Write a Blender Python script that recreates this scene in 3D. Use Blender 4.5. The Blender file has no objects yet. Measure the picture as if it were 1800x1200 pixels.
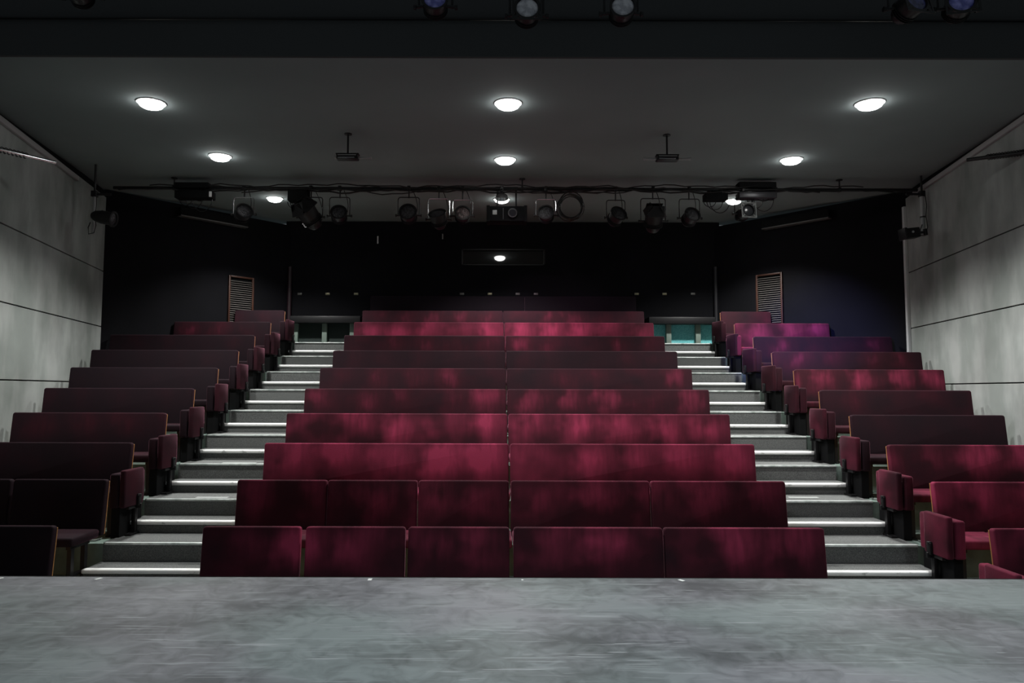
import bpy, bmesh, math, random
from mathutils import Vector, Matrix
random.seed(7)
PI = math.pi
SC = bpy.context.scene
COL = SC.collection
# ------------------------------------------------------------------ camera
F, PITCH, CX, ROLL = 1250.0, 0.0674, 868.53, 0.0029
ZC = 2.154                                    # eye height above the lowest auditorium floor
cam = bpy.data.cameras.new('camera'); camo = bpy.data.objects.new('camera', cam); COL.objects.link(camo)
cam.sensor_width = 36; cam.lens = F/1800*36; cam.shift_x = (900-CX)/1800; cam.clip_end = 60; cam.clip_start = .05
camo.matrix_world = Matrix.Translation((0,0,ZC)) @ Matrix.Rotation(PI/2+PITCH,4,'X') @ Matrix.Rotation(ROLL,4,'Z')
SC.camera = camo
# ------------------------------------------------------------------ world, exposure
w = bpy.data.worlds.new('world'); SC.world = w; w.use_nodes = True
w.node_tree.nodes['Background'].inputs[0].default_value = (.75,.85,.9,1)
w.node_tree.nodes['Background'].inputs[1].default_value = 0.09
SC.view_settings.view_transform = 'Standard'; SC.view_settings.look = 'None'
SC.view_settings.exposure = 0.25; SC.view_settings.gamma = 1; SC.view_settings.use_curve_mapping = False
DOWN_W = 410; DOME_L = 24
def spot(name, loc, target, energy, color, angle, blend=.6, size=.12):
    l = bpy.data.lights.new(name,'SPOT'); l.energy = energy; l.color = color
    l.spot_size = math.radians(angle); l.spot_blend = blend; l.shadow_soft_size = size
    o = bpy.data.objects.new(name,l); COL.objects.link(o); o.location = loc
    o.rotation_euler = (Vector(target)-Vector(loc)).to_track_quat('-Z','Y').to_euler(); return o
# unseen spots added behind the black frame to light centre and right seats
LY, LZ = 6.4, ZC+3.05
spot('key_spot', (-3.2,LY,LZ), (1.7,8.4,1.4), 540, (1,.93,.95), 62, 1, .12)
spot('side_spot', (1.2,LY,LZ), (5.5,8.2,1.4), 170, (1,.88,.96), 50, 1, .12)
spot('purple_spot', (1.0,LY,LZ), (5.3,12.3,3.1), 3000, (.17,.20,1), 22, 1, .1)
spot('pink_spot', (-.6,LY,LZ), (.9,12.9,3.45), 520, (1,.62,.85), 26, 1, .1)
for sx, e in ((-4.2,45),(-1.2,320),(1.2,660),(4.4,360)):
    spot('stage_spot', (sx,1.6,ZC+4.0), (sx,3.3,ZC-1.3), e, (.90,.97,1), 74, 1, .2)

# ------------------------------------------------------------------ helpers
def ray(px,py):
    a, b = px-CX, py-600
    X = a*math.cos(ROLL)+b*math.sin(ROLL); Y = a*math.sin(ROLL)-b*math.cos(ROLL)
    u, v = X/F, Y/F
    return Vector((u, math.cos(PITCH)-v*math.sin(PITCH), math.sin(PITCH)+v*math.cos(PITCH)))
def at(px,py,D):
    r = ray(px,py); return r*(D/r.y)+Vector((0,0,ZC))
def at_plane(px,py,p0,n):
    r = ray(px,py); c = Vector((0,0,ZC)); t = (Vector(p0)-c).dot(n)/r.dot(n); return c+r*t

class MB:
    def __init__(s): s.bm = bmesh.new()
    def box(s, x0,x1,y0,y1,z0,z1, bev=0, m=None, seg=2):
        t = bmesh.new(); bmesh.ops.create_cube(t,size=1)
        for v in t.verts: v.co = Vector(((x0+x1)/2+v.co.x*(x1-x0),(y0+y1)/2+v.co.y*(y1-y0),(z0+z1)/2+v.co.z*(z1-z0)))
        if bev: bmesh.ops.bevel(t,geom=t.edges[:],offset=bev,segments=seg,profile=.5,affect='EDGES')
        return s.merge(t,m)
    def merge(s,t,m=None):
        if m is not None: bmesh.ops.transform(t,matrix=m,verts=t.verts[:])
        me = bpy.data.meshes.new('tmp'); t.to_mesh(me); t.free(); s.bm.from_mesh(me); bpy.data.meshes.remove(me); return s
    def cyl(s,p,q,r0,r1=None,n=12,cap=True):
        p,q = Vector(p),Vector(q); d = q-p
        t = bmesh.new(); bmesh.ops.create_cone(t,cap_ends=cap,segments=n,radius1=r0,radius2=r0 if r1 is None else r1,depth=d.length)
        return s.merge(t, Matrix.Translation((p+q)/2) @ d.to_track_quat('Z','Y').to_matrix().to_4x4())
    def tube(s,pts,r,n=6):
        pts = [Vector(p) for p in pts]; rings = []
        up = Vector((0,0,1))
        for i,p in enumerate(pts):
            d = (pts[min(i+1,len(pts)-1)]-pts[max(i-1,0)]).normalized()
            a = d.cross(up)
            if a.length < .05: a = d.cross(Vector((0,1,0)))
            a.normalize(); b = a.cross(d)
            rings.append([s.bm.verts.new(p+(a*math.cos(2*PI*k/n)+b*math.sin(2*PI*k/n))*r) for k in range(n)])
        for A,B in zip(rings,rings[1:]):
            for k in range(n): s.bm.faces.new((A[k],A[(k+1)%n],B[(k+1)%n],B[k]))
        s.bm.faces.new(rings[0][::-1]); s.bm.faces.new(rings[-1]); return s
    def lathe(s,prof,m=None,n=24):
        t = bmesh.new(); rings = []
        for r,z in prof: rings.append([t.verts.new((r*math.cos(2*PI*k/n),r*math.sin(2*PI*k/n),z)) for k in range(n)])
        for A,B in zip(rings,rings[1:]):
            for k in range(n): t.faces.new((A[k],A[(k+1)%n],B[(k+1)%n],B[k]))
        if prof[0][0] > 0: t.faces.new(rings[0][::-1])
        if prof[-1][0] > 0: t.faces.new(rings[-1])
        bmesh.ops.remove_doubles(t,verts=t.verts[:],dist=1e-6)
        return s.merge(t,m)
    def prism(s,poly,z0,z1):
        a = [s.bm.verts.new((x,y,z0)) for x,y in poly]; b = [s.bm.verts.new((x,y,z1)) for x,y in poly]
        n = len(poly); s.bm.faces.new(a[::-1]); s.bm.faces.new(b)
        for k in range(n): s.bm.faces.new((a[k],a[(k+1)%n],b[(k+1)%n],b[k]))
        return s
    def mesh(s,name,mat,smooth=35):
        bmesh.ops.recalc_face_normals(s.bm,faces=s.bm.faces[:])
        me = bpy.data.meshes.new(name); s.bm.to_mesh(me); s.bm.free()
        if mat: me.materials.append(mat)
        if smooth:
            for p in me.polygons: p.use_smooth = True
            me.set_sharp_from_angle(angle=math.radians(smooth))
        return me
    def build(s,name,mat,parent=None,smooth=35,loc=None):
        return link(name,s.mesh(name,mat,smooth),parent,loc)
def link(name,me,parent=None,loc=None,rot=None):
    o = bpy.data.objects.new(name,me); COL.objects.link(o)
    if parent is not None: o.parent = parent
    if loc is not None: o.location = loc
    if rot is not None: o.rotation_euler = rot
    return o
def tag(o,label=None,cat=None,group=None,kind=None):
    if label: o['label'] = label
    if cat: o['category'] = cat
    if group: o['group'] = group
    if kind: o['kind'] = kind
    return o
def thing(name,label,cat,loc=(0,0,0),group=None):
    o = bpy.data.objects.new(name,None); COL.objects.link(o); o.location = loc; o.empty_display_size = .1
    return tag(o,label,cat,group)

# ------------------------------------------------------------------ materials
def M(name, col, rough=.6, metal=0, spec=.5, var=None, bump=None, sheen=None, emit=None):
    m = bpy.data.materials.new(name); m.use_nodes = True; nt = m.node_tree; N = nt.nodes; L = nt.links
    b = N['Principled BSDF']; b.inputs['Base Color'].default_value = (*col,1); b.inputs['Roughness'].default_value = rough
    b.inputs['Metallic'].default_value = metal; b.inputs['Specular IOR Level'].default_value = spec
    tc = N.new('ShaderNodeTexCoord')
    if var:                                   # (scale xyz, second colour, contrast lo, hi, detail)
        mp = N.new('ShaderNodeMapping'); mp.inputs['Scale'].default_value = var[0]; L.new(tc.outputs['Object'],mp.inputs[0])
        n = N.new('ShaderNodeTexNoise'); n.inputs['Scale'].default_value = 1; n.inputs['Detail'].default_value = var[4]; L.new(mp.outputs[0],n.inputs[0])
        r = N.new('ShaderNodeValToRGB'); r.color_ramp.elements[0].position = var[2]; r.color_ramp.elements[1].position = var[3]
        r.color_ramp.elements[0].color = (*col,1); r.color_ramp.elements[1].color = (*var[1],1)
        L.new(n.outputs[0],r.inputs[0]); L.new(r.outputs[0],b.inputs['Base Color'])
    if bump:
        n2 = N.new('ShaderNodeTexNoise'); n2.inputs['Scale'].default_value = bump[0]; n2.inputs['Detail'].default_value = 3; L.new(tc.outputs['Object'],n2.inputs[0])
        bp = N.new('ShaderNodeBump'); bp.inputs['Strength'].default_value = bump[1]; bp.inputs['Distance'].default_value = bump[2]
        L.new(n2.outputs[0],bp.inputs['Height']); L.new(bp.outputs[0],b.inputs['Normal'])
    if sheen:
        b.inputs['Sheen Weight'].default_value = sheen[0]; b.inputs['Sheen Roughness'].default_value = sheen[1]; b.inputs['Sheen Tint'].default_value = (*sheen[2],1)
    if emit:
        b.inputs['Emission Color'].default_value = (*emit[0],1); b.inputs['Emission Strength'].default_value = emit[1]
    return m
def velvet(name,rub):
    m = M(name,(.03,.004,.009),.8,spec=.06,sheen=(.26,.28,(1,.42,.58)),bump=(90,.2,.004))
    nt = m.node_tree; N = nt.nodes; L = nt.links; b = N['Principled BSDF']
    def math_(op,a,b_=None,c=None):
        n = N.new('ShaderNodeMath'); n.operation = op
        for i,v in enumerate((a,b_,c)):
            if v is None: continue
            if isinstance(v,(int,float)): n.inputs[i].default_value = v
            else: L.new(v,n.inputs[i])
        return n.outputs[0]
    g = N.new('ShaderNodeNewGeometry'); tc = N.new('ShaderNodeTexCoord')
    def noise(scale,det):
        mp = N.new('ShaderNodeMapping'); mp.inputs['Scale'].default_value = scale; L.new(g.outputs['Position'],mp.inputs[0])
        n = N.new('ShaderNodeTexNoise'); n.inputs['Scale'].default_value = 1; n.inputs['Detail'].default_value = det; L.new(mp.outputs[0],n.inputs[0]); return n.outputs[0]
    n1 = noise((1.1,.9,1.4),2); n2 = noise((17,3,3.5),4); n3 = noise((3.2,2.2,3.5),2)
    if rub:                                   # pile rubbed where shoulders lean, also painting the lit upper backs, one spot per place
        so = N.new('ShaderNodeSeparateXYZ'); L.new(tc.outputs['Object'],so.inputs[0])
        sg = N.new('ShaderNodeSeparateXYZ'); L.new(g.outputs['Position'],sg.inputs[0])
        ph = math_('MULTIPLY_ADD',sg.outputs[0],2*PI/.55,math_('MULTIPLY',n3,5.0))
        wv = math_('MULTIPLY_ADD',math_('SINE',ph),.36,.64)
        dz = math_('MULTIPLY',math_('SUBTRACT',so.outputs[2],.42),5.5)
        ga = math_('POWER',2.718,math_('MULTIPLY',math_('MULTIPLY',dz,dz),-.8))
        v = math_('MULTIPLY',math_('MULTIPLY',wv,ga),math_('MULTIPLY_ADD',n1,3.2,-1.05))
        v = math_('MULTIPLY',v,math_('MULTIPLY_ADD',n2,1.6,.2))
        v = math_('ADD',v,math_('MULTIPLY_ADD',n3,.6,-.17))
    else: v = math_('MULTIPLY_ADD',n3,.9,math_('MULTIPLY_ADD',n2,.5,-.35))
    oi = N.new('ShaderNodeObjectInfo'); sc_ = N.new('ShaderNodeSeparateColor'); L.new(oi.outputs['Color'],sc_.inputs[0])   # red: pile wear with the bench's light or shade painted in; green: added brightness
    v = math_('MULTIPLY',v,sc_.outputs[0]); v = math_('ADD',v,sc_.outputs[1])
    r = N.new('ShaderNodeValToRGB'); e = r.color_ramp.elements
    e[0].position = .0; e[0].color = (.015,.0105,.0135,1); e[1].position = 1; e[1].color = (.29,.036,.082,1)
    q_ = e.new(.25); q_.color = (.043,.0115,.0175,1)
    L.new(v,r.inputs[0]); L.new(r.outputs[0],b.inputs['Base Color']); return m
def concrete():
    m = M('concrete',(.30,.32,.31),.7,spec=.3,bump=(22,.15,.004))
    nt = m.node_tree; N = nt.nodes; L = nt.links; b = N['Principled BSDF']; tc = N.new('ShaderNodeNewGeometry')
    def ns(scale,det,lo,hi,a,c):
        mp = N.new('ShaderNodeMapping'); mp.inputs['Scale'].default_value = scale; L.new(tc.outputs['Position'],mp.inputs[0])
        n = N.new('ShaderNodeTexNoise'); n.inputs['Scale'].default_value = 1; n.inputs['Detail'].default_value = det; L.new(mp.outputs[0],n.inputs[0])
        r = N.new('ShaderNodeValToRGB'); r.color_ramp.elements[0].position = lo; r.color_ramp.elements[1].position = hi
        r.color_ramp.elements[0].color = (*a,1); r.color_ramp.elements[1].color = (*c,1); L.new(n.outputs[0],r.inputs[0]); return r
    a = ns((1.1,.9,1.0),5,.3,.7,(.23,.245,.235),(.36,.385,.375))
    c = ns((2.4,2.2,.9),4,.40,.60,(.62,.67,.64),(1.1,1.1,1.1))
    x = N.new('ShaderNodeMix'); x.data_type = 'RGBA'; x.blend_type = 'MULTIPLY'; x.inputs[0].default_value = .65
    L.new(a.outputs[0],x.inputs[6]); L.new(c.outputs[0],x.inputs[7]); L.new(x.outputs[2],b.inputs['Base Color']); return m
def stage_mat():
    m = M('stage_paint',(.10,.11,.115),.42,spec=.5,bump=(60,.15,.002))
    nt = m.node_tree; N = nt.nodes; L = nt.links; b = N['Principled BSDF']; tc = N.new('ShaderNodeTexCoord')
    def noise(scale,det,rot=0,dist=0):
        mp = N.new('ShaderNodeMapping'); mp.inputs['Scale'].default_value = scale; mp.inputs['Rotation'].default_value = (0,0,rot); L.new(tc.outputs['Object'],mp.inputs[0])
        n = N.new('ShaderNodeTexNoise'); n.inputs['Scale'].default_value = 1; n.inputs['Detail'].default_value = det; n.inputs['Distortion'].default_value = dist; L.new(mp.outputs[0],n.inputs[0]); return n
    n1 = noise((.9,1.5,1),3,.2,.4); n1b = noise((6,6,1),10,-.3,1.5)
    ad = N.new('ShaderNodeMath'); ad.operation = 'MULTIPLY_ADD'; ad.inputs[1].default_value = .7; L.new(n1b.outputs[0],ad.inputs[0]); L.new(n1.outputs[0],ad.inputs[2])
    r1 = N.new('ShaderNodeValToRGB'); L.new(ad.outputs[0],r1.inputs[0])
    r1.color_ramp.elements[0].position = .62; r1.color_ramp.elements[0].color = (.060,.068,.071,1)
    r1.color_ramp.elements[1].position = 1.0; r1.color_ramp.elements[1].color = (.185,.200,.206,1)
    cur = r1.outputs[0]
    hu = noise((.8,.9,1),2,.5); rh = N.new('ShaderNodeValToRGB'); L.new(hu.outputs[0],rh.inputs[0])
    rh.color_ramp.elements[0].position = .42; rh.color_ramp.elements[0].color = (1.03,.985,1.04,1)
    rh.color_ramp.elements[1].position = .58; rh.color_ramp.elements[1].color = (.95,1.035,1.015,1)
    xm = N.new('ShaderNodeMix'); xm.data_type = 'RGBA'; xm.blend_type = 'MULTIPLY'; xm.inputs[0].default_value = 1
    L.new(cur,xm.inputs[6]); L.new(rh.outputs[0],xm.inputs[7]); cur = xm.outputs[2]
    for k,(sc,rot,lo) in enumerate((((2.0,46,1),.65,.665),((2.6,50,1),-.8,.67),((2.0,42,1),1.2,.675),((2.4,55,1),.95,.665),((1.8,46,1),-1.15,.665),((2.6,42,1),.3,.69),((2.8,50,1),-.45,.67),((2.0,55,1),1.35,.665))):
        n = noise(sc,1.5,rot,.6)
        r = N.new('ShaderNodeValToRGB'); e = r.color_ramp.elements
        e[0].position = lo+.03; e[0].color = (0,0,0,1); e[1].position = lo+.05; e[1].color = (.5,.5,.5,1)
        L.new(n.outputs[0],r.inputs[0])
        x = N.new('ShaderNodeMix'); x.data_type = 'RGBA'; L.new(r.outputs[0],x.inputs[0]); L.new(cur,x.inputs[6])
        x.inputs[7].default_value = (.34,.36,.37,1) if k not in (2,5) else (.03,.033,.035,1); cur = x.outputs[2]
    L.new(cur,b.inputs['Base Color'])
    n5 = noise((3,6,1),4); mr = N.new('ShaderNodeMapRange'); mr.inputs['To Min'].default_value = .32; mr.inputs['To Max'].default_value = .62
    L.new(n5.outputs[0],mr.inputs[0]); L.new(mr.outputs[0],b.inputs['Roughness']); return m
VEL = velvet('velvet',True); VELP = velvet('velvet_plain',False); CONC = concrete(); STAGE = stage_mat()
PLY = M('plywood_edge',(.52,.25,.09),.5)
BLACK = M('black_metal',(.009,.009,.010),.45,spec=.35)
MATT = M('black_paint',(.007,.0075,.008),.9,spec=.1,bump=(6,.1,.01))
BLACKWALL = M('black_wall',(.005,.0052,.0065),.8,spec=.08,var=((1.2,1.2,1.2),(.007,.007,.009),.35,.65,3))
CEIL = M('ceiling_paint',(.185,.217,.220),.9,spec=.1,var=((.5,.5,.5),(.21,.245,.248),.35,.65,3))
CARPET = M('grey_carpet',(.085,.09,.09),.95,spec=.1,var=((140,140,140),(.20,.21,.205),.35,.7,2),bump=(300,.4,.004))
RAKE = M('platform_paint',(.21,.29,.255),.5,var=((4,4,4),(.13,.18,.16),.4,.65,4))
NOSE = M('worn_white_nosing',(.90,.92,.91),.45,var=((9,40,14),(.5,.52,.51),.60,.68,5),bump=(40,.3,.004))
ALU = M('aluminium_edge',(.75,.81,.79),.35,metal=.2,var=((10,20,10),(.40,.46,.44),.45,.7,3))
FRM = M('foil_frame',(.16,.17,.165),.5,metal=.3,bump=(60,.8,.01))
GREY = M('grey_paint',(.32,.33,.33),.5)
TRIM = M('grey_trim',(.33,.33,.33),.6)
STEEL = M('bright_steel',(.62,.63,.64),.22,metal=1)
LENS = M('lamp_lens',(.015,.015,.016),.3,spec=.4,var=((30,30,30),(.05,.05,.055),.35,.6,2),bump=(40,.8,.02))
NLENS = M('frosted_lens',(.45,.45,.50),.4,spec=.5,var=((18,18,18),(.75,.75,.8),.4,.6,3),bump=(40,.8,.02))
BLUEGEL = M('blue_gel',(.10,.11,.45),.3,spec=.9,var=((14,14,14),(.35,.35,.85),.4,.6,2),bump=(18,.9,.03))
DARKGEL = M('dark_blue_gel',(.03,.035,.12),.3,spec=.9,var=((14,14,14),(.08,.09,.30),.4,.6,2),bump=(18,.9,.03))
WOOD = M('reddish_wood',(.06,.022,.012),.45,var=((30,30,3),(.04,.014,.008),.4,.6,3))
SLAT = M('pale_slat',(.075,.07,.066),.5)
TEAL = M('teal_carpet',(.12,.42,.45),.95,spec=.05,var=((55,55,55),(.20,.58,.60),.35,.65,3),bump=(200,.3,.004))
DTEAL = M('dark_panel',(.010,.020,.018),.7)
POST = M('sage_post',(.17,.22,.19),.6)
BVEL = M('black_velvet',(.014,.010,.014),.9,spec=.1,sheen=(.3,.4,(1,.6,.8)))
PLATE = M('brass_plate',(.32,.30,.2),.35,metal=.6)
WHITE = M('white_plastic',(.75,.76,.76),.4)
GLASS = M('booth_glass',(.006,.008,.008),.03,spec=.9)
LAMP = M('lamp_diffuser',(.9,.9,.9),.4,emit=((1,.99,.965),DOME_L))
# ------------------------------------------------------------------ measures
D1, DD, SS = 6.3806, .8249, .305
fl = lambda k: SS*k                           # floor of row k
Dk = lambda k: D1+DD*k                        # front of the backrest top of row k
edge = lambda k: 7.213+DD*(k-1)               # riser behind row k
XL, XR = -2.5734, 2.9266                      # centre block
lw = lambda y: -6.094-.1992*(y-9)
rw = lambda y: 6.492+.1886*(y-9)
YLW, YRW, YB = 12.1, 12.03, 14.78
cz = lambda y: ZC+3.31+.032*(y-8)
cl = at(509,520,YB).x; cr = at(1258,520,YB).x
STZ = ZC-1.3
r = ray(900,1013.5); SE = -1.3/r.z*r.y        # stage front edge
# ------------------------------------------------------------------ structure
def struct(o): o['kind'] = 'structure'; return o
# raked floor as a solid stepped mesh
m = MB(); m.box(-9.5,9.5,SE+.02,edge(0),-.3,0)
for k in range(1,11):
    y1 = edge(k) if k < 10 else YB+.3
    m.box(-9.5,9.5,edge(k-1),y1,-.3,fl(k))
floor = struct(m.build('floor',RAKE,smooth=0))
m = MB(); m.box(-9.5,9.5,-3.5,SE-.03,STZ-.12,STZ); struct(m.build('stage_floor',STAGE,smooth=0))
m = MB(); m.box(-9.5,9.5,SE-.03,SE,STZ-.14,STZ-.002,.004); m.box(-9.5,9.5,SE-.02,SE-.005,-.0,STZ-.14); struct(m.build('trim_1',MATT))
# side walls: backing + concrete panels
def side_wall(name,f,y0,y1,sgn,heights):
    d = Vector((f(y1)-f(y0),y1-y0,0)); Lh = d.length; ang = math.atan2(d.y,d.x)
    root = MB(); root.box(0,Lh-.004,-.15,-.03,-.3,cz(y1)-.03) if sgn > 0 else root.box(0,Lh-.004,.03,.15,-.3,cz(y1)-.03)
    o = struct(root.build(name,MATT,smooth=0)); o.location = (f(y0),y0,0); o.rotation_euler = (0,0,ang)
    hs = [-.3]+heights+[ZC+3.30]
    for a,b in zip(hs,hs[1:]):
        p = MB()
        if sgn > 0: p.box(0,Lh,-.03,0,a+.008,b-.008,.003,seg=1)
        else: p.box(0,Lh,0,.03,a+.008,b-.008,.003,seg=1)
        p.build('panel',CONC,o)
    return o
H = [ZC+.1004-.952, ZC+.1004,ZC+1.0514,ZC+2.0034]
side_wall('wall_left',lw,3.5,YLW,-1,H).location.x += 0
side_wall('wall_right',rw,3.5,YRW,1,H)
def flip(o): pass
# black rear walls
def slab(name,a,b,z0,z1,th,mat):
    a,b = Vector((*a,0)),Vector((*b,0)); d = b-a
    m = MB(); m.box(0,d.length,0,th,z0,z1); o = struct(m.build(name,mat,smooth=0)); o.location = a; o.rotation_euler = (0,0,math.atan2(d.y,d.x)); return o
CLR = lambda: None
slab('wall_rear_left',(lw(YLW)-.03,YLW+.0),(cl,YB),-.3,cz(YLW)-.01,.12,BLACKWALL)
slab('wall_rear_right',(cr,YB),(rw(YRW)+.03,YRW),-.3,cz(YRW)-.01,.12,BLACKWALL)
# back wall with an opening for the control booth window
w0 = at(811,466,YB); w1 = at(958,438,YB)
m = MB(); T = cz(YB)-.01
m.box(cl-.1,w0.x,YB,YB+.12,-.3,T); m.box(w1.x,cr+.1,YB,YB+.12,-.3,T); m.box(w0.x,w1.x,YB,YB+.12,-.3,w0.z); m.box(w0.x,w1.x,YB,YB+.12,w1.z,T)
struct(m.build('wall_back',BLACKWALL,smooth=0))
win = MB(); t = .03
win.box(w0.x,w0.x+t,YB-.015,YB+.1,w0.z,w1.z); win.box(w1.x-t,w1.x,YB-.015,YB+.1,w0.z,w1.z)
win.box(w0.x,w1.x,YB-.015,YB+.1,w0.z,w0.z+t*.7); win.box(w0.x,w1.x,YB-.015,YB+.1,w1.z-t*.7,w1.z)
wino = struct(win.build('window_1',BLACK,smooth=0))
# ceiling
HY0 = 5.93; m = MB()
def quad_slab(m,x0,x1,y0,y1,th=.12):
    b = m.bm; c = []
    for dz in (0,th):
        for x,y in ((x0,y0),(x1,y0),(x1,y1),(x0,y1)): c.append(b.verts.new((x,y,cz(y)+dz)))
    for f in ((0,3,2,1),(4,5,6,7),(0,1,5,4),(1,2,6,5),(2,3,7,6),(3,0,4,7)): b.faces.new([c[i] for i in f])
quad_slab(m,-9.5,9.5,HY0,YB+.3); struct(m.build('ceiling',CEIL,smooth=0))
# proscenium header (black) with its lower edge crossing the top of the picture
HY = 5.9; hz = at(900,100,HY).z
m = MB(); m.box(-9.5,9.5,HY,HY+.04,hz,cz(5.2)+.7,.01); struct(m.build('trim_2',M('header_paint',(.068,.070,.072),.9,spec=.1)))
m = MB(); m.box(-9.5,9.5,HY-.03,HY-.005,at(1500,37,HY).z-.01,at(1500,36,HY).z+.005,.003); struct(m.build('trim_3',BLACK))
# grey strips under the ceiling line along both walls
def strip(name,f,y0,y1,z0,z1,sgn,mat):
    m = MB(); a = Vector((f(y0),y0,0)); b = Vector((f(y1),y1,0)); d = b-a
    m.box(0,d.length,.002 if sgn>0 else -.05,.05 if sgn>0 else -.002,z0,z1,.006); o = struct(m.build(name,mat)); o.location = a; o.rotation_euler = (0,0,math.atan2(d.y,d.x)); return o
strip('trim_4',lw,4,10.75,ZC+3.18,ZC+3.25,-1,TRIM); strip('trim_5',rw,4,11.6,ZC+3.22,ZC+3.29,1,TRIM)
# pale upright strip at the far end of the right wall, dark post at the corners
m = MB(); x = rw(YRW); m.box(x-.055,x-.003,YRW-.03,YRW+.03,.2,ZC+3.15,.005); struct(m.build('trim_6',M('pale_strip',(.55,.57,.57),.4)))
PINKP = M('plum_post',(.016,.006,.010),.5); 
m = MB(); m.cyl((cl+.02,YB-.08,fl(10)),(cl+.02,YB-.08,at(509,470,YB).z),.045,n=16); struct(m.build('trim_7',PINKP))
m = MB(); m.cyl((cr-.02,YB-.08,fl(10)),(cr-.02,YB-.08,at(1258,470,YB).z),.045,n=16); struct(m.build('trim_8',M('grey_post',(.009,.009,.012),.5)))

# ------------------------------------------------------------------ stairs in the two aisles
def stairs(label,xa,xb,left):
    root = thing('aisle_stairs',label,'stairs',((xa+xb)/2,edge(0),0))
    o0 = root.location.copy()
    ca, cb = (xa,xb)
    for mI in range(-1,9):
        y0 = 6.873+DD*mI; y1 = edge(mI+1)-.002; zb = fl(mI+1); zt = ZC-1.7115+SS*mI
        s = MB(); s.box(ca,cb,y0,y1,zb+.001,zt-.002)
        st = s.build('step',CARPET,root,0); st.location = -o0
        n = MB(); n.box(ca-.01,cb,y0-.026,y0+.055,zt-.040,zt+.004,.016,seg=3)
        # a little wear: shallow notches along the front edge
        n.build('nosing',NOSE,st)
        # carpet landing on the platform behind, with its thin metal edge
        s = MB(); y2 = y1+.002; zt2 = fl(mI+2)
        s.box(ca,cb,y2-.008,y2,zt+.001,zt2-.006); ye = y2+DD-.34 if mI < 8 else YB-.35
        s.box(ca-.0,cb,y2,ye,zt2+.001,zt2+.010)
        ld = s.build('landing',CARPET,root,0); ld.location = -o0
        n = MB(); n.box(ca+.02,cb,y2-.02,y2+.02,zt2-.008,zt2+.013,.003); n.build('nosing',ALU,ld)
    return root
stairs('carpeted aisle stairs with white nosings left of the centre benches',-3.89,-2.66,True)
stairs('carpeted aisle stairs with white nosings right of the centre benches',3.00,4.225,False)
# pale tape patches on treads
for px,py,mI,wd,lab in ((373,874,1,.36,'pale patch of tape on the left stairs, nearer of the two'),(418,814,2,.42,'pale patch of tape on the left stairs, farther of the two'),(1412,874,1,.34,'pale patch of tape on a tread of the right stairs')):
    z = fl(mI+2)+.0105; p = at_plane(px,py,(0,0,z),Vector((0,0,1)))
    y = max(p.y, edge(mI+1)+.11)
    m = MB(); m.box(-wd/2,wd/2,-.035,.035,0,.0015); o = m.build('tape_patch',M('pale_tape',(.42,.45,.44),.5),smooth=0); o.location = (p.x,y,z); tag(o,lab,'tape')

# ------------------------------------------------------------------ benches
TILT = -math.radians(7)
def panel_mesh(w,t,h,rc,rb,mat,name):
    b = bmesh.new(); bmesh.ops.create_cube(b,size=1)
    for v in b.verts: v.co = Vector((v.co.x*w,(v.co.y+.5)*t,(v.co.z+.5)*h))
    es = [e for e in b.edges if abs(e.verts[0].co.y-e.verts[1].co.y) > t*.5]
    bmesh.ops.bevel(b,geom=es,offset=rc,segments=4,profile=.5,affect='EDGES')
    es = [e for e in b.edges if abs(e.verts[0].co.y) < 1e-5 and abs(e.verts[1].co.y) < 1e-5]
    bmesh.ops.bevel(b,geom=es,offset=rb,segments=3,profile=.5,affect='EDGES')
    m = MB(); m.merge(b); return m.mesh(name,mat,50)
def boxmesh(name,x,y,z,bev,mat,seg=2):
    m = MB(); m.box(-x/2,x/2,0,y,0,z,bev,seg=seg); return m.mesh(name,mat)
cache = {}
def cm(key,fn):
    if key not in cache: cache[key] = fn()
    return cache[key]
BH = .55
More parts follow.
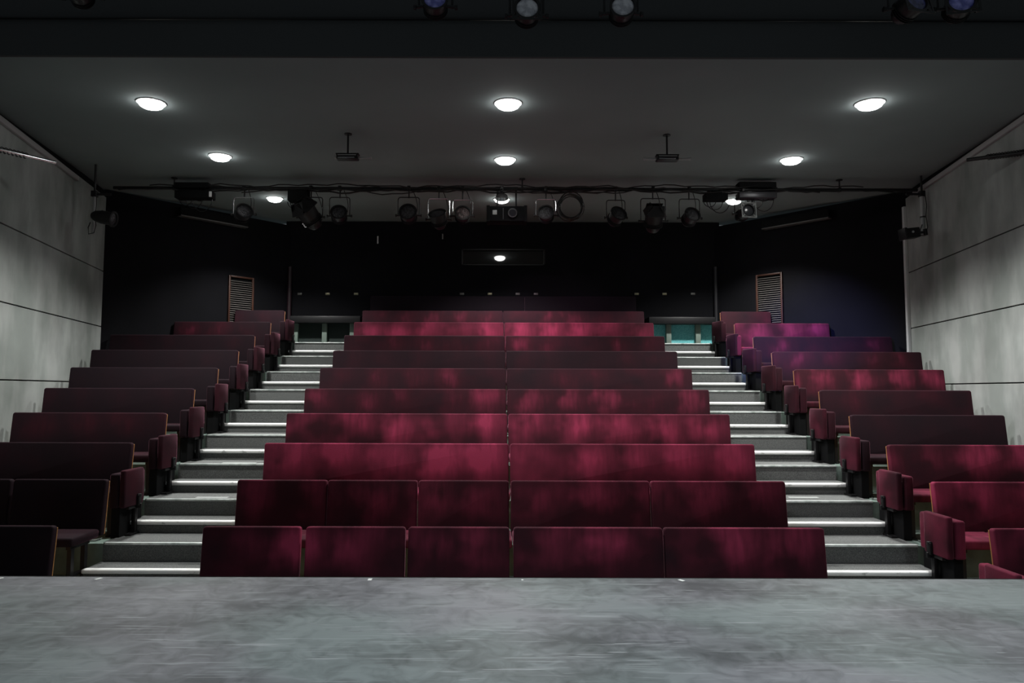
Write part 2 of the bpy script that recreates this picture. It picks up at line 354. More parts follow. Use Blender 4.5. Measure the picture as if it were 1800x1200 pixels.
def bench(k,panels,label,group,arm=None,seat_ext=(0,0),seats=True,vel=None,wear_light=(1,0)):
    """panels: list of (x0,x1) of backrest panels; arm: +1 aisle end at low x, -1 at high x"""
    vel = vel or VEL
    x0 = min(p[0] for p in panels); x1 = max(p[1] for p in panels); D = Dk(k); z = fl(k)
    root = thing('bench',label,'bench',((x0+x1)/2,D-.3,z),group); ox = (x0+x1)/2
    for a,b in panels:
        w = b-a-.006; c = (a+b)/2-ox
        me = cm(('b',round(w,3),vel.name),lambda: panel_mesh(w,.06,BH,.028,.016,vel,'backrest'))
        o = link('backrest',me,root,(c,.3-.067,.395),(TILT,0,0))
        ply = .008 if arm is not None else -.012
        me = cm(('p',round(w,3),ply),lambda: boxmesh('back_board',w+ply,.009,BH-.03,.002,PLY,1))
        link('back_board',me,root,(c,.3-.067+.0595,.402),(TILT,0,0))
    if seats:
        sx0 = x0-seat_ext[0]; sx1 = x1+seat_ext[1]; n = max(1,round((sx1-sx0)/.54)); sw = (sx1-sx0)/n
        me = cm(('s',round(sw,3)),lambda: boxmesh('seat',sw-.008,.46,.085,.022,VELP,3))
        for i in range(n): link('seat',me,root,(sx0-ox+sw*(i+.5),-.25,.385))
        nl = max(2,round((sx1-sx0)/1.1)+1)
        def legm():
            m = MB(); m.box(-.02,.02,.03,.36,0,.02,.004); m.box(-.02,.02,.06,.11,.02,.375); m.box(-.02,.02,.28,.33,.02,.375); m.box(-.02,.02,.04,.36,.355,.384)
            m.box(-.02,.02,.11,.28,.10,.12); return m.mesh('leg',BLACK)
        me = cm('leg',legm)
        for i in range(nl):
            xx = sx0+.06+(sx1-sx0-.12)*i/(nl-1); link('leg',me,root,(xx-ox,-.25,0))
    if arm:
        s = arm; ex = x0 if s > 0 else x1
        me = cm('arm',lambda: boxmesh('armrest',.095,.56,.35,.022,VELP,3))
        link('armrest',me,root,(ex-ox-s*.152,-.335,.315))
        me = cm('ep',lambda: boxmesh('end_panel',.09,.46,.313,.004,MATT,1))
        link('end_panel',me,root,(ex-ox-s*.15,-.28,0))
    for o in root.children: o.color = (wear_light[0],wear_light[1],0,1)
    return root
def aisle_seat(k,ex,s,label,off=0,yaw=0):
    z = fl(k); D = Dk(k)
    root = thing('folding_seat',label,'seat',(ex-s*(.245+off),D-.45,z),'folded seats at the aisle ends of the side benches')
    root.rotation_euler = (0,0,yaw*s)
    me = cm('fp',lambda: boxmesh('seat_pad',.062,.37,.385,.018,VELP,3)); link('seat_pad',me,root,(0,-.185,.315))
    me = cm(('br',s),lambda: MB().box(-.014,.014,0,.055,0,.11,.004).box(-.02,.02,.008,.047,.088,.12,.004).box(-.03,.03,.015,.04,-.03,.02,.004).mesh('bracket',BLACK))
    link('bracket',me,root,(-s*.046,.04,.31))
    for o in root.children: o.color = (.45 if s < 0 else .8-.05*k,.01 if s < 0 else max(.02,.13-.03*k),0,1)  # pad velvet tone: left darker, right fading upward, light painted in
    me = cm('post',lambda: MB().box(-.022,.022,0,.05,.02,.32,.004).box(-.035,.035,-.10,.12,.012,.03,.004).box(-.018,.018,-.12,.10,.285,.313,.003).mesh('post',BLACK)); link('post',me,root,(0,.045,0))
    return root
ORD = ['front','second','third','fourth','fifth','sixth','seventh','eighth','ninth','tenth']
def X(px,k): return at(px,600 if k>4 else 700,Dk(k)).x
WC = [(.8,.10),(.6,.12),(1,.22),(.9,.12),(.5,.06),(.3,.04),(.12,.02),(.35,.03),(1,.20),(.3,.06)]  # velvet tone per row: pile wear plus painted lit and dark rows
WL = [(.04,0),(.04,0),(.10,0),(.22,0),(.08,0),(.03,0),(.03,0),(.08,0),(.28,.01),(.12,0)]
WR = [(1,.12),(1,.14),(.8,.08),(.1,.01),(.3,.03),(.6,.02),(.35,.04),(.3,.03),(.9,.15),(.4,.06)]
SEAM = [900,897,896,893,891,890,889,888,886,884]
def sx(px,k): return (px-CX)/F*(Dk(k)*math.cos(PITCH)+(-1.2076+SS*k)*math.sin(PITCH))
for k in range(10):
    if k == 0: sp = [(352,530),(538,714),(718,897),(903,1166.5),(1167.5,1450)]
    elif k == 1: sp = [(418,576),(576.5,735),(736,896),(898,1143),(1144,1383)]
    else: sp = None
    if sp: pan = [(sx(a,k),sx(b,k)) for a,b in sp]; pan[0] = (XL,pan[0][1]); pan[-1] = (pan[-1][0],XR)
    else: c = sx(SEAM[k],k); pan = [(XL,c-.004),(c+.004,XR)]
    bench(k,pan,'long red velvet bench between the two aisles, %s row up from the stage'%ORD[k] if k else 'long red velvet bench between the two aisles, front row behind the stage edge','centre benches',wear_light=WC[k])
LIN = [-3.886,-3.878,-4.057,-4.071,-4.083,-4.087,-4.089,-4.112,-4.105,-4.094]
LOUT = [None,None,None,-5.968,-6.115,-6.263,-6.431,-6.58,-5.87,-5.06]
RIN = [4.413,4.404,4.426,4.428,4.433,4.441,4.444,4.451,4.414,4.422]
ROUT = [None,None,None,6.339,6.489,6.651,6.822,6.82,6.145,5.399]
for k in range(10):
    lo = LOUT[k] if LOUT[k] else lw(Dk(k))+.12; ro = ROUT[k] if ROUT[k] else rw(Dk(k))-.12
    if k == 1: pan = [(lo,-4.835),(-4.815,LIN[1])]
    elif k == 0: pan = [(lo,-4.86),(-4.84,LIN[0])]
    else: pan = [(lo,LIN[k])]
    bench(k,pan,('dark plum velvet bench left of the left aisle, %s row up from the stage'%ORD[k]) if k else 'dark velvet bench at the lower left corner behind the stage edge','left benches',arm=-1 if k > 1 else 0,wear_light=WL[k],seat_ext=(-.13,.1 if k>1 else 0))
    bench(k,[(RIN[k],ro)],('red velvet bench right of the right aisle, %s row up from the stage'%ORD[k]) if k else 'red velvet bench at the lower right corner behind the stage edge','right benches',arm=1,wear_light=WR[k],seat_ext=(.1,-.13))
    if k > 1: aisle_seat(k,LIN[k],-1,'upright folded aisle seat left of the left stairs, end of the %s row up'%ORD[k],yaw=random.uniform(-.03,.06))
    aisle_seat(k,RIN[k],1,'upright folded aisle seat right of the right stairs, end of the %s row up'%(ORD[k] if k else 'lowest'),off=(-.04 if k>7 else 0),yaw=random.uniform(-.03,.05)+(.12 if k>5 else 0))

# ------------------------------------------------------------------ rear wall dressing
zb = fl(10)
# black padded rear bench against the back wall
m = None
rx0 = at(652,530,YB).x; rx1 = at(1117,530,YB).x; rsm = at(922,530,YB).x
root = thing('bench','black padded bench against the back wall, behind the top red row','bench',((rx0+rx1)/2,YB-.3,zb))
zt = at(900,521,YB-.05).z-zb
for a,b in ((rx0,rsm-.004),(rsm+.004,rx1)):
    me = panel_mesh(b-a,.06,.6,.02,.012,BVEL,'backrest'); link('backrest',me,root,((a+b)/2-root.location.x,.23,zt-.6))
n = 9; sw = (rx1-rx0)/n
me = boxmesh('seat',sw-.008,.42,.085,.02,BVEL)
for i in range(n): link('seat',me,root,(rx0+sw*(i+.5)-root.location.x,-.2,.38))
me = MB().box(-.02,.02,.05,.36,0,.38).mesh('leg',BLACK)
for i in range(5): link('leg',me,root,(rx0+.1+(rx1-rx0-.2)*i/4-root.location.x,-.2,0))
# counters at the head of each aisle
def counter(px0,px1,posts,pmat,label):
    a = at(px0,560,YB-.4).x; b = at(px1,560,YB-.4).x; c = (a+b)/2
    root = thing('rear_counter',label,'counter',(c,YB-.3,zb))
    z0 = at(900,568,YB-.45).z-zb; z1 = at(900,556,YB-.45).z-zb
    m = MB(); m.box(a-c,b-c,-.15,.28,z0,z1,.008); m.build('counter_top',BLACK,root)
    m = MB(); m.box(a-c,b-c,.10,.13,0.012,z0); m.build('front_panel',pmat,root,0)
    for p in posts:
        x = at(p,585,YB-.4).x-c; m = MB(); m.box(x-.05,x+.05,.0,.09,0.012,z0,.003); m.build('post',POST,root)
    return root
counter(511,634,(516.5,568,617),DTEAL,'black counter with grey posts at the head of the left aisle')
counter(1140,1256,(1140,1178,1230),TEAL,'black counter with teal carpeted front at the head of the right aisle')
# small plates on the back wall
for i,px in enumerate((527,576,626,812,861,910,942,1119,1168,1218)):
    p = at(px,516.5,YB); m = MB(); m.box(-.045,.045,-.012,0,-.022,.022,.004); mm = PLATE if i in (1,2,4,7,8) else M('dull_plate',(.12,.12,.11),.4)
    o = m.build('wall_plate',mm); o.location = (p.x,YB-.001,p.z)
    nm = ['leftmost, over the left counter','brightest, over the left counter','rightmost of three over the left counter','leftmost of four above the rear bench','second of four above the rear bench','third of four above the rear bench','rightmost of four above the rear bench','leftmost of three near the right counter','middle of three over the right counter','rightmost, over the right counter'][i]
    tag(o,'small plate on the black back wall, '+nm,'plate','small plates along the back wall')
# pale upright battens high on the back wall
for px,y0,y1,lab in ((664,415,428,'short pale upright rod high on the black back wall, left'),(778,411,420,'faint short upright rod high on the black back wall, left of the booth window')):
    a = at(px,y1,YB-.06); b = at(px,y0,YB-.06); m = MB(); m.cyl((0,0,0),(0,0,b.z-a.z),.014,n=10); m.box(-.008,.008,0,.06,.03,.05)
    o = m.build('wall_rod',WHITE if px==664 else TRIM); o.location = a; tag(o,lab,'rod')
# louvred vents on the angled walls
def wall_frame(a,b):
    a,b = Vector((*a,0)),Vector((*b,0)); d = (b-a).normalized(); n = Vector((d.y,-d.x,0)); return a,d,n
def louvre(a,b,px0,py0,px1,py1,pyb,label,sgn):
    a,d,n = wall_frame(a,b); P = at_plane(px0,py0,a,n); Q = at_plane(px1,py1,a,n); B = at_plane(px0,pyb,a,n)
    wd = (Q-P).length; wd = abs((Q-P).dot(d)); zt = (P.z+Q.z)/2; h = zt-B.z
    root = thing('louvred_vent',label,'vent',(min(P,Q,key=lambda v:(v-a).dot(d)).x,min(P,Q,key=lambda v:(v-a).dot(d)).y,zt-h))
    root.rotation_euler = (0,0,math.atan2(d.y,d.x))
    f = MB(); f.box(0,.035,-.05,-.001,0,h,.004); f.box(wd-.035,wd,-.05,-.001,0,h,.004); f.box(.035,wd-.035,-.05,-.001,h-.035,h,.004); f.box(.035,wd-.035,-.05,-.001,0,.035,.004)
    f.build('frame',WOOD,root)
    f = MB(); f.box(.03,wd-.03,-.006,-.002,.03,h-.03); f.build('back_panel',MATT,root,0)
    n_ = int((h-.09)/.042)
    me = MB().box(.036,wd-.036,-.016,.012,-.004,.004,.001,seg=1).mesh('slat',SLAT)
    for i in range(n_): link('slat',me,root,(0,-.028,.06+i*.042),(math.radians(35),0,0))
    return root
LA = ((lw(YLW)-.03,YLW),(cl,YB)); RA = ((cr,YB),(rw(YRW)+.03,YRW))
louvre(*LA,401,484,445,488.5,585,'wood framed louvred vent on the angled black wall, left side',1)
louvre(*RA,1330,484,1376,478,585,'wood framed louvred vent on the angled black wall, right side',1)
def slotbox(a,b,px0,py0,px1,py1,label):
    a,d,n = wall_frame(a,b); P = at_plane(px0,py0,a,n); Q = at_plane(px1,py1,a,n)
    t0,t1 = sorted(((P-a).dot(d),(Q-a).dot(d))); z = (P.z+Q.z)/2; o = a+d*t0; L_ = t1-t0
    root = thing('ventilation_box',label,'vent',(o.x,o.y,z)); root.rotation_euler = (0,0,math.atan2(d.y,d.x))
    m = MB(); m.box(0,L_,-.14,-.001,.01,.16,.006); m.build('housing',MATT,root)
    m = MB(); m.box(0,L_,-.15,-.001,-.012,.009,.003); m.build('lower_lip',M('lip_paint',(.10,.10,.10),.5),root)
    return root
slotbox(*LA,312,382,430,399,'long black ventilation box high on the angled wall, left side')
slotbox(*RA,1345,401,1462,387,'long black ventilation box high on the angled wall, right side')

# ------------------------------------------------------------------ downlights
DLS = []
cn = Vector((0,-.032,1)).normalized(); cp = (0,8,ZC+3.31)
for i,(px,py) in enumerate(((266,180),(893,181),(1529,181),(387,274),(888,280),(1391,280),(483,348),(882,350),(1290,352))):
    p = at_plane(px,py,cp,cn); DLS.append(p)
    lab = 'round recessed downlight glowing white, %s of the %s row of three'%(['left one','middle one','right one'][i%3],['nearest','middle','rear'][i//3])
    root = thing('downlight',lab,'ceiling light',p,'ceiling downlights'); root.rotation_euler = (-math.atan(-.032),0,0)
    R = .135 if i < 6 else .125
    m = MB(); m.lathe([(R+.002,-.012),(R+.025,-.010),(R+.028,-.001),(R+.002,-.001),(R+.002,-.012)],n=32); m.build('trim_ring',WHITE,root)
    m = MB(); m.lathe([(R,-.002),(R*.985,-.028),(R*.91,-.045),(R*.72,-.060),(R*.42,-.070),(0,-.074)],n=32); m.build('diffuser',LAMP,root,60)
    s = spot('downlight_beam',(p.x,p.y,p.z-.10),(p.x,p.y,0),DOWN_W*(1.25 if i%3 == 2 else 1),(1,.985,.95),120,.6,.1); s.parent = None
# booth glass, leaned so that it mirrors the rear downlight
P = at(880,451,YB); c = Vector((0,0,ZC)); nrm = ((c-P).normalized()+(DLS[7]-P).normalized()).normalized()
m = MB(); gw = (w1.x-w0.x)/2-.02; gh = (w1.z-w0.z)/2+.01; m.box(-gw,gw,0,.012,-gh,gh)
g = m.build('pane',GLASS,wino,0); g.location = ((w0.x+w1.x)/2,YB+.03,(w0.z+w1.z)/2); g.rotation_euler = (math.atan2(nrm.z,-nrm.y)*-1,0,0)
m = MB(); m.box(-gw-.1,gw+.1,.2,.22,-gh-.2,gh+.2); m.build('back_panel',MATT,wino,0).location = ((w0.x+w1.x)/2,YB,(w0.z+w1.z)/2)

# ------------------------------------------------------------------ lighting bar and its lanterns
BD = 11.35; bz = at(880,332,BD).z; bx0 = at(200,332,BD).x; bx1 = at(1612,332,BD).x
root = thing('lighting_bar','long black lighting bar under the ceiling carrying the lanterns','lighting bar',(0,BD,bz))
MB().cyl((bx0,0,0),(bx1,0,0),.026,n=14).build('bar',BLACK,root)
hm = MB().box(-.02,.02,-.03,.03,-.035,.035,.004).cyl((0,0,.03),(0,0,cz(BD)-bz-.012),.012,n=8).cyl((0,0,cz(BD)-bz-.015),(0,0,cz(BD)-bz-.002),.05,n=14).mesh('hanger',BLACK)
for x in (-5.2,.45,5.6): link('hanger',hm,root,(x,0,0))
def wavy(x0,x1,amp,r,seed,y=0,z=0):
    rnd = random.Random(seed); n = int((x1-x0)/.16); pts = []
    ph = [rnd.uniform(0,6) for _ in range(3)]
    for i in range(n+1):
        x = x0+(x1-x0)*i/n
        s = amp*(math.sin(x*2.2+ph[0])+.6*math.sin(x*5.1+ph[1]))+.012*math.sin(x*13+ph[2])
        pts.append((x,y+.02*math.sin(x*3+ph[1]),z+s))
    return pts
for i,(a,am,r_,z_) in enumerate(((-.5,.018,.011,-.035),(.4,.022,.009,.03),(.9,.026,.013,-.05),(.2,.03,.010,-.01),(1.6,.035,.009,-.06))):
    o = MB().tube(wavy(bx0+.1+i*.5,bx1-.2-i*.7,am,r_,i+3,-.03-.014*i,z_),r_).build('power_cable',BLACK,None); o.location = (0,BD,bz)
    tag(o,['black power cable draped along the lighting bar, lower run','black power cable draped along the top of the lighting bar','thickest black cable sagging under the lighting bar','black cable wound loosely round the middle height of the lighting bar','thin black cable sagging lowest under the lighting bar'][i],'cable','cables along the lighting bar')
def arcpts(c,rx,rz,a0,a1,n=20,y=0,dy=0):
    return [(c[0]+rx*math.cos(a0+(a1-a0)*i/n),y+dy*i/n,c[1]+rz*math.sin(a0+(a1-a0)*i/n)) for i in range(n+1)]
def lantern(px,ytop,ybody,rpx,label,D=BD,bright=False,yaw=0,tilt=-35,L_=1.5,lensmat=None,yokepx=None,name='stage_lantern',frame=False,barn=False,group='lanterns on the lighting bar',zbar=None,yw=None):
    c = at(px,ybody,D-.05); R = rpx/F*D; zb_ = bz if zbar is None else zbar
    zt_ = at(px,ytop,D-.05).z
    root = thing(name,label,'stage light',(c.x,D-.05,c.z),group)
    hb = zb_-c.z
    # clamp and yoke
    m = MB(); m.box(-.025,.025,-.005,.075,hb-.045,hb+.035,.006); m.cyl((0,.045 if zbar is None else .02,zt_-c.z-.01),(0,.045 if zbar is None else .02,hb-.03),.011,n=8); m.cyl((-.045,.05,hb-.03),(.0,.05,hb-.03),.008,n=8)
    m.build('clamp',BLACK,root)
    wy = R+.028 if yw is None else yw; zy = zt_-c.z
    pts = [(-wy,0,-.01),(-wy,0,zy*.5),(-wy,0,zy-.035),(-wy+.012,0,zy-.01),(-wy+.035,0,zy),(0,0,zy),(wy-.035,0,zy),(wy-.012,0,zy-.01),(wy,0,zy-.035),(wy,0,zy*.5),(wy,0,-.01)]
    MB().tube([(a,0.03,b) for a,_,b in pts],.0085,8).build('yoke',STEEL if bright else BLACK,root)
    # body along local -Z = beam direction
    rot = Matrix.Rotation(math.radians(yaw),4,'Z') @ Matrix.Rotation(math.radians(90+tilt),4,'X')   # beam axis -> towards -Y, tilted down
    Lb = R*L_
    b = MB(); b.lathe([(0,-Lb*.75),(R*.45,-Lb*.75),(R*.62,-Lb*.62),(R*.72,-Lb*.45),(R*.72,-Lb*.40),(R*.80,-Lb*.3),(R*.86,0),(R*.90,Lb*.42),(R,Lb*.44),(R,Lb*.52),(R*.84,Lb*.52),(R*.80,Lb*.40),(0,Lb*.40)],rot,28)
    for i in range(3): b.lathe([(R*.74,-Lb*(.36-.1*i)),(R*.93,-Lb*(.35-.1*i)),(R*.93,-Lb*(.33-.1*i)),(R*.74,-Lb*(.32-.1*i))],rot,24)
    body = b.build('housing',BLACK,root)
    MB().lathe([(R*.80,Lb*.42),(R*.72,Lb*.455),(R*.5,Lb*.48),(0,Lb*.50)],rot,28).build('lens',lensmat or LENS,root,60)
    for s in (-1,1): MB().cyl((s*R*.8,.015,0),(s*(wy+.03),.03,0),.012,n=10).cyl((s*(wy+.02),.03,0),(s*(wy+.04),.03,0),.022,n=10).build('knob',BLACK,root)
    if frame:
        f = MB(); g_ = R*1.12
        for a,b_,c_,d_ in ((-g_,g_,g_*.86,g_),(-g_,g_,-g_,-g_*.86),(-g_,-g_*.86,-g_*.86,g_*.86),(g_*.86,g_,-g_*.86,g_*.86)): f.box(a,b_,c_,d_,Lb*.53,Lb*.56,m=rot)
        # corner webs leave a round opening
        for i in range(4):
            an = PI/4+i*PI/2; f.box(-.012,.012,R*.98,R*1.42,Lb*.53,Lb*.55,m=rot@Matrix.Rotation(an,4,'Z'))
        f.build('gel_frame',FRM if frame == 'bright' else BLACK,root,0)
    if barn:
        for an in (0,PI/2,PI,3*PI/2):
            f = MB(); f.box(-R*.8,R*.8,-.003,.003,0,R*1.1,m=rot@Matrix.Rotation(an,4,'Z')@Matrix.Translation((0,R*1.0,Lb*.5))@Matrix.Rotation(math.radians(35),4,'X')); f.build('barn_door',BLACK,root,0)
    # cable tail from the rear of the housing to the bar
    if zbar is None:
        e = (rot @ Vector((0,0,-Lb*.75)))
        P_ = [(e.x*(1-t_)+.10*t_*(1-t_)*4+.06*t_, e.y*(1-t_)+.06*t_, e.z*(1-t_)+(hb-.03)*t_-.35*t_*(1-t_)*.6) for t_ in [i/12 for i in range(13)]]
        MB().tube(P_,.006,6).build('cable',BLACK,root)
    return root
# (px, yoke top, body centre, radius px, ...)
lantern(427,346,376,15,'small lantern with chrome yoke, leftmost on the lighting bar',bright=True,yaw=35,tilt=-20)
lantern(545,346,381,20,'large dark angular lantern with barn doors, second from the left on the bar',yaw=-40,tilt=-45,barn=True,yw=.19)
lantern(596,346,379,15,'dark lantern with a ring lens beside the large angular one',yaw=8,tilt=-22)
lantern(718,346,378,16,'wide dark lantern with pale lens, between the ring lens one and the centre',yaw=0,tilt=-18)
lantern(771,348,385,16,'round drooping lantern with bright yoke, left of the pink lens one',bright=True,yaw=-15,tilt=-48)
lantern(813,350,379,14.5,'lantern with a pinkish grey lens facing the stage, left of the projector',bright=True,yaw=5,tilt=-14,lensmat=M('pink_lens',(.04,.03,.03),.3,spec=.4,var=((25,25,25),(.12,.085,.085),.4,.6,2),bump=(40,.8,.02)))
lantern(960,349,378,14.5,'round lantern with bright yoke, just left of the coiled cable',bright=True,yaw=-8,tilt=-16)
lantern(1083,351,382,15.5,'lantern with pale lens hung right of the coiled cable',yaw=18,tilt=-26,yw=.15)
lantern(1149,348,388,18,'tall black lantern with barn doors between two smaller ones',yaw=0,tilt=-55,yw=.20,barn=True)
lantern(1213,349,383,15,'dark lantern with vertical pale lens, left of the silver framed one',yaw=12,tilt=-24,lensmat=LENS)
lantern(1308,348,375,12.5,'lantern with a square silver frame round its lens, rightmost on the bar',yaw=8,tilt=-6,frame='bright',L_=2.6,lensmat=M('dark_lens',(.03,.032,.035),.2))
# bare lamp head over the projector
P = at(882,349,BD-.15)
root = thing('scoop_lamp','round silver lamp head above the projector at the middle of the bar','stage light',P)
MB().lathe([(0,.085),(.05,.08),(.09,.05),(.105,0),(.098,0),(.085,.045),(.045,.07),(0,.075)],Matrix.Rotation(math.radians(40),4,'X'),28).build('reflector',STEEL,root)
MB().cyl((0,.02,.06),(0,.10,bz-P.z),.012,n=8).box(-.03,.03,.08,.20,bz-P.z-.04,bz-P.z+.03,.005).build('clamp',BLACK,root)
MB().lathe([(0,-.01),(.04,-.005),(.045,.02),(.03,.05),(0,.06)],Matrix.Rotation(math.radians(40),4,'X'),16).build('bulb',M('bulb_glass',(.8,.8,.8),.1,emit=((1,.98,.95),2.5)),root)
# projector
a = at(856,388,BD-.15); b = at(926,362,BD-.15)
root = thing('projector','black box projector hung at the middle of the lighting bar','projector',((a.x+b.x)/2,BD-.15,a.z))
w_ = (b.x-a.x)/2; h_ = b.z-a.z
MB().box(-w_,w_,0,.30,0,h_,.015).box(-w_*1.02,-w_*.86,-.01,.28,-.01,h_+.01,.006).box(w_*.86,w_*1.02,-.01,.28,-.01,h_+.01,.006).build('case',MATT,root)
MB().cyl((w_*.28,-.05,h_*.5),(w_*.28,.02,h_*.5),.075,n=24).build('lens_barrel',BLACK,root)
MB().cyl((w_*.28,-.056,h_*.5),(w_*.28,-.051,h_*.5),.055,n=24).build('lens',M('projector_glass',(.02,.02,.025),.05,spec=1),root)
MB().box(-w_*.72,-w_*.5,-.008,.0,h_*.42,h_*.72,.002).build('label_plate',GREY,root)
MB().cyl((-.0-.06,-.012,.02),(-.06,-.012,h_*.85),.006,n=8).build('handle',STEEL,root)
MB().cyl((-.15,.15,h_-.005),(-.15,.15,bz-a.z+.0),.014,n=8).cyl((.15,.15,h_-.005),(.15,.15,bz-a.z),.014,n=8).box(-.18,.18,.13,.17,bz-a.z-.03,bz-a.z+.03,.004).build('hanging_bracket',BLACK,root)
# coiled cable
P = at(1003,361,BD-.1); rnd = random.Random(4); pts = []
for i in range(6*28+1):
    t_ = i/28; R = .195+.018*math.sin(t_*2.3+1)+.012*math.sin(t_*7.1); an = 2*PI*t_
    pts.append((R*math.cos(an)*.96+.012*math.sin(t_*3),.012*math.sin(t_*4.7)+.02*math.sin(t_*1.3),R*math.sin(an)*1.02-.006*t_))
root = thing('cable_coil','coil of black cable hanging from the bar right of the centre','cable',P)
MB().tube(pts,.009,6).build('cable_loops',M('glossy_cable',(.015,.015,.015),.25),root)
MB().tube([(0,.0,.185),(-.02,.05,.22),(0,.10,bz-P.z+.035),(.02,.05,.22),(0,.0,.185)],.006,6).build('tie',BLACK,root)
# dimmer boxes clamped on the bar
def dimmer(px0,py0,px1,py1,label,mat=MATT,D=BD-.1,silver=None,dep=.2):
    a = at(px0,py1,D); b = at(px1,py0,D); w_ = (b.x-a.x)/2
    root = thing('dimmer_box',label,'electrical box',((a.x+b.x)/2,D,a.z),'electrical boxes on the lighting bar'); h_ = b.z-a.z
    MB().box(-w_,w_,0,dep,0,h_,.008).build('case',mat,root)
    m = MB()
    for s in (-.6,.6): m.box(s*w_-.02,s*w_+.02,.08,.12,min(h_,bz-a.z),max(h_,bz-a.z)+.01,.003)
    m.build('clamp',BLACK,root)
    if silver: MB().box(silver[0]*w_-.02,silver[0]*w_+.02,-.02,.0,.01,h_*.8,.005).build('plug',WHITE,root)
    m = MB()
    for i in range(3):
        x = w_*(-.5+.45*i); m.tube(arcpts((x,0),.10+.03*i,.10+.05*i,PI,2*PI,14,.1),.006)
    m.build('cable_loop',BLACK,root); return root
dimmer(306,334,371,347,'long black box under the left end of the lighting bar',silver=(.98,))
dimmer(306,320,366,329,'flat black box on top of the left end of the lighting bar')
dimmer(505,330,540,352,'square black box on the bar right of the rear left downlight')
dimmer(1241,338,1280,350,'short black box on the bar left of the rear right downlight')
dimmer(1300,337,1366,347,'long glossy grey box under the right part of the bar',mat=M('glossy_grey',(.05,.05,.055),.35,metal=.3))
dimmer(1300,319,1365,329,'flat black box on top of the right part of the bar')
# ceiling-mounted sensors with a stem
def sensor(px,pyt,pyb,arm,label):
    p = at_plane(px,pyt,cp,cn); zb_ = at(px,pyb,p.y).z-p.z
    root = thing('ceiling_emitter',label,'ceiling device',p,'stemmed devices under the ceiling')
    MB().cyl((0,0,-.012),(0,0,-.001),.05,n=20).build('ceiling_plate',BLACK,root)
    MB().cyl((0,0,zb_+.05),(0,0,-.01),.013,n=10).build('stem',BLACK,root)
    MB().box(-.14,.14,-.06,.06,zb_,zb_+.065,.008).box(-.15,.15,-.045,.045,zb_+.065,zb_+.08,.004).build('case',BLACK,root)
    MB().box(-.12,.10,-.067,-.06,zb_+.008,zb_+.022,.002).build('silver_bar',STEEL,root)
    MB().box(-.12,.12,-.064,-.06,zb_+.045,zb_+.055,.001).build('upper_bar',GREY,root)
    m = MB()
    for s in arm: m.box(min(s*.14,s*.30),max(s*.14,s*.30),-.012,.012,zb_+.016,zb_+.038,.003); m.cyl((s*.29,0,zb_+.027),(s*.31,0,zb_+.027),.018,n=10)
    m.build('side_arm',GREY,root)
sensor(612,235,281,(1,-.55),'small black device on a stem under the ceiling, left of centre')
sensor(1172,237,283,(-1,1),'small black device on a stem under the ceiling, right of centre')
# drop poles with a lantern near the side walls
def pole(px,pyt,pyb,D,r,mat,label,side):
    t = at(px,pyt,D); b = at(px,pyb,D)
    root = thing('drop_pole',label,'pole',(b.x,D,b.z)); h_ = t.z-b.z
    MB().cyl((0,0,0),(0,0,h_),r,n=14).build('pipe',mat,root)
    # arm that ties the pole back to the lighting bar end
    MB().cyl((0,0,h_-.03),(side*-.25,0,h_-.03),.02,n=10).box(-.04,.04,-.04,.04,h_-.07,h_+.02,.006).cyl((0,0,h_),(0,0,cz(D)-b.z-.002),.016,n=10).build('coupler',BLACK,root)
    MB().tube([(.035,-.02,h_),(.05,-.03,h_*.7),(.035,-.03,h_*.45),(.055,-.03,h_*.2),(.03,-.03,.02),(-.05,-.03,.0),(-.06,-.03,.10),(-.03,-.03,.18)],.007).build('cable',BLACK,root)
    MB().cyl((0,0,h_*.42),(0,0,h_*.45),r+.008,n=14).build('clip',BLACK,root)
pole(1623,338,415,11.1,.032,GREY,'pale grey drop pole at the right wall holding a side lantern',1)
pole(163.5,338,412,10.6,.022,TRIM,'thin dark grey drop pole at the left wall',-1)
def boxlight(px0,py0,px1,py1,D,label,s):
    a = at(px0,py1,D); b = at(px1,py0,D); c = (a+b)/2; w_ = (b.x-a.x)/2; h_ = (b.z-a.z)/2
    root = thing('side_lantern',label,'stage light',c); 
    MB().box(-w_,w_,-.09,.09,-h_,h_,.012).box(-w_*1.05,-w_*.7,-.10,.10,-h_*1.15,h_*1.15,.008).build('housing',BLACK,root)
    MB().cyl((s*w_,0,0),(s*(w_+.13),0,0),.02,n=10).cyl((s*(w_+.13),0,-.05),(s*(w_+.13),0,.05),.03,n=12).build('clamp',BLACK,root)
    MB().cyl((0,-.10,.01),(0,-.085,.01),.018,n=12).build('knob',GREY,root)
    root.rotation_euler = (0,math.radians(-6 if s>0 else 10),0 if s>0 else PI)
    return root
boxlight(1586,402,1612,419,10.95,'black box shaped lantern clamped at the foot of the right pole',1)
a = at(182,382,10.45)
root = thing('side_lantern','black round bodied lantern at the left pole, pointing inward','stage light',a)
rt = Matrix.Rotation(math.radians(100),4,'Y')
MB().lathe([(0,-.17),(.05,-.17),(.08,-.12),(.10,-.02),(.10,.13),(.12,.135),(.12,.16),(.09,.16),(.08,.12),(0,.12)],rt,24).build('housing',BLACK,root)
MB().lathe([(.09,.14),(.05,.155),(0,.16)],rt,20).build('lens',LENS,root)
MB().cyl((-.02,0,.10),(-.155,.08,.05),.012,n=8).box(-.19,-.13,.05,.12,.0,.08,.006).build('clamp',BLACK,root)
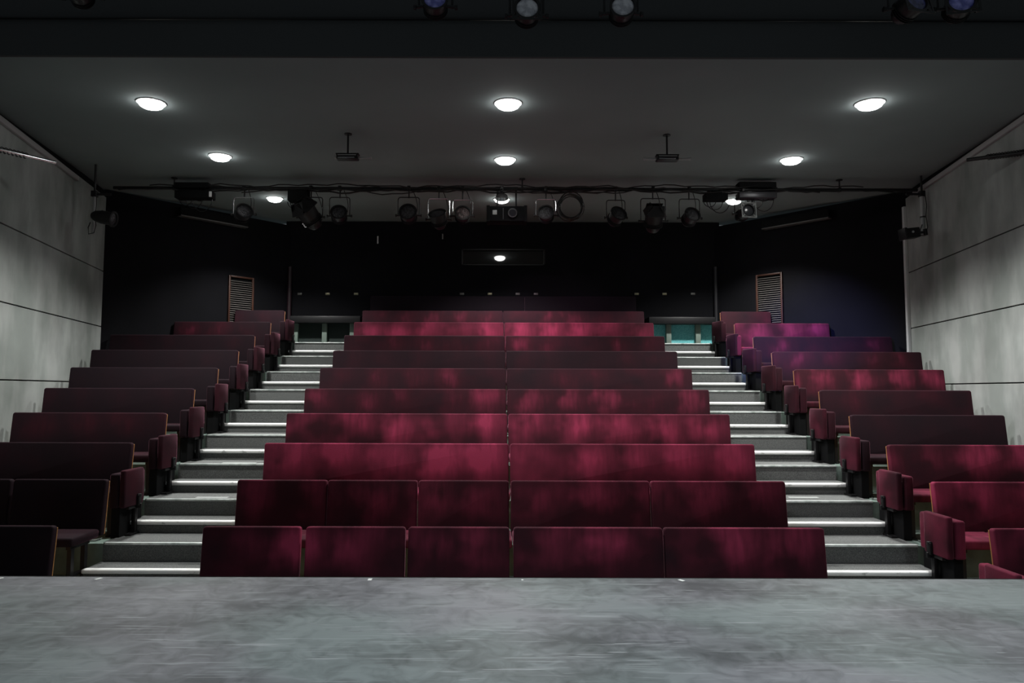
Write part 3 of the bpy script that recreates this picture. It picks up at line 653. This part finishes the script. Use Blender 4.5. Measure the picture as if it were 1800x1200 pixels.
# side booms: short pipes coming out of the wall below the ceiling
def boom(px0,py0,px1,py1,D,mat,label,wall,ext):
    b = at(px1,py1,D); a = at(px0,py0,D-.5); d = (b-a).normalized(); 
    for i in range(200):
        a = a-d*.02
        if (wall(a.y)-a.x)*(1 if b.x>0 else -1) < .02: break
    root = thing('wall_boom',label,'pipe',b)
    MB().cyl(a-b,(0,0,0),.024,n=14).build('pipe',mat,root)
    n_ = (b-a).length; pts = []
    m = MB()
    for i in range(90):
        t_ = .35+.62*i/90; p = (a-b)*t_; an = i*.9
        pts.append(p+Vector((0,.036*math.cos(an),.036*math.sin(an)-.0)))
    m.tube(pts,.006,5).build('wrapped_cable',BLACK,root)
    return root
boom(0,263,97,286,8.5,STEEL,'bright steel pipe wrapped with cable below the ceiling, left wall',lw,1)
boom(1800,268,1700,281,8.9,BLACK,'dark pipe wrapped with cable below the ceiling, right wall',rw,1)
# ------------------------------------------------------------------ lanterns on the near bar, over the stage edge
ND = 5.4; nz = at(900,-70,ND).z
root = thing('lighting_bar','near lighting bar just above the picture, over the stage edge','lighting bar',(0,ND+.02,nz))
MB().cyl((-7,0,0),(7,0,0),.026,n=14).build('bar',BLACK,root)
for x in (-5,-1.7,1.7,5):
    MB().cyl((x,0,.02),(x,0,1.2),.012,n=8).build('hanger',BLACK,root)
G2 = 'lanterns over the stage edge'
lantern(926,-28,24,24,'lantern with grey lens and square black frame, above the middle downlight',D=ND,zbar=nz,yaw=0,tilt=-8,frame='dark',lensmat=NLENS,group=G2)
lantern(1093,-28,21,24,'round grey lensed lantern right of the square framed one',D=ND,zbar=nz,yaw=-3,tilt=-8,lensmat=NLENS,group=G2)
lantern(765,-40,9,24,'lantern with bright blue gel left of the square framed one',D=ND,zbar=nz,yaw=2,tilt=-10,lensmat=BLUEGEL,group=G2)
lantern(1597,-34,13,26,'dark lantern with very dark blue gel, second from the right',D=ND,zbar=nz,yaw=14,tilt=-14,lensmat=DARKGEL,frame='dark',group=G2)
lantern(1684,-32,14,25,'lantern with glinting blue gel, rightmost over the stage edge',D=ND,zbar=nz,yaw=-14,tilt=-12,lensmat=BLUEGEL,frame='dark',group=G2)
lantern(142,-42,-8,22,'half hidden dark lantern at the upper left edge',D=ND,zbar=nz,yaw=10,tilt=-10,lensmat=DARKGEL,group=G2)
# ------------------------------------------------------------------ tape marks on the stage
tp = M('white_tape',(.75,.78,.76),.5)
for px,py,a_,lab in ((8,1013,35,'small white tape mark on the stage edge, far left'),(183,1012,30,'small white tape mark on the stage edge below the left stairs'),(651,1017,0,'small white tape mark on the stage edge, below the second bench panel'),(1196,1018,-30,'small white tape mark on the stage edge, right of centre'),(918,1017,0,'tiny white tape mark on the stage edge at the middle')):
    p = at_plane(px,py,(0,0,STZ),Vector((0,0,1))); s_ = .35 if px == 918 else .65
    o = MB().box(-.02*s_,.02*s_,-.035*s_,.035*s_,0,.001).build('tape_mark',tp,smooth=0); o.location = (p.x,min(p.y,SE-.08),STZ+.0003); o.rotation_euler = (0,0,-math.radians(a_)); tag(o,lab,'tape')
# loose cables lying on the platforms beside the stairs
for side,k,lab in ((-1,2,'loose cable lying beside the left stairs under the first folded seat'),(1,2,'loose cable lying beside the right stairs, nearer one'),(1,3,'loose cable lying beside the right stairs, farther one')):
    x0 = -3.93 if side < 0 else 4.27; y0 = edge(k-1)+.05; rnd = random.Random(k*7+side); pts = []
    for i in range(26): t_ = i/25; pts.append((side*(.04+.42*t_+.05*math.sin(t_*9+k)),.10+.28*math.sin(t_*5+k)*t_+.04*math.sin(t_*17),.012))
    o = MB().tube(pts,.009,6).build('floor_cable',M('grey_cable',(.12,.14,.13),.45)); o.location = (x0,y0,fl(k)); tag(o,lab,'cable')
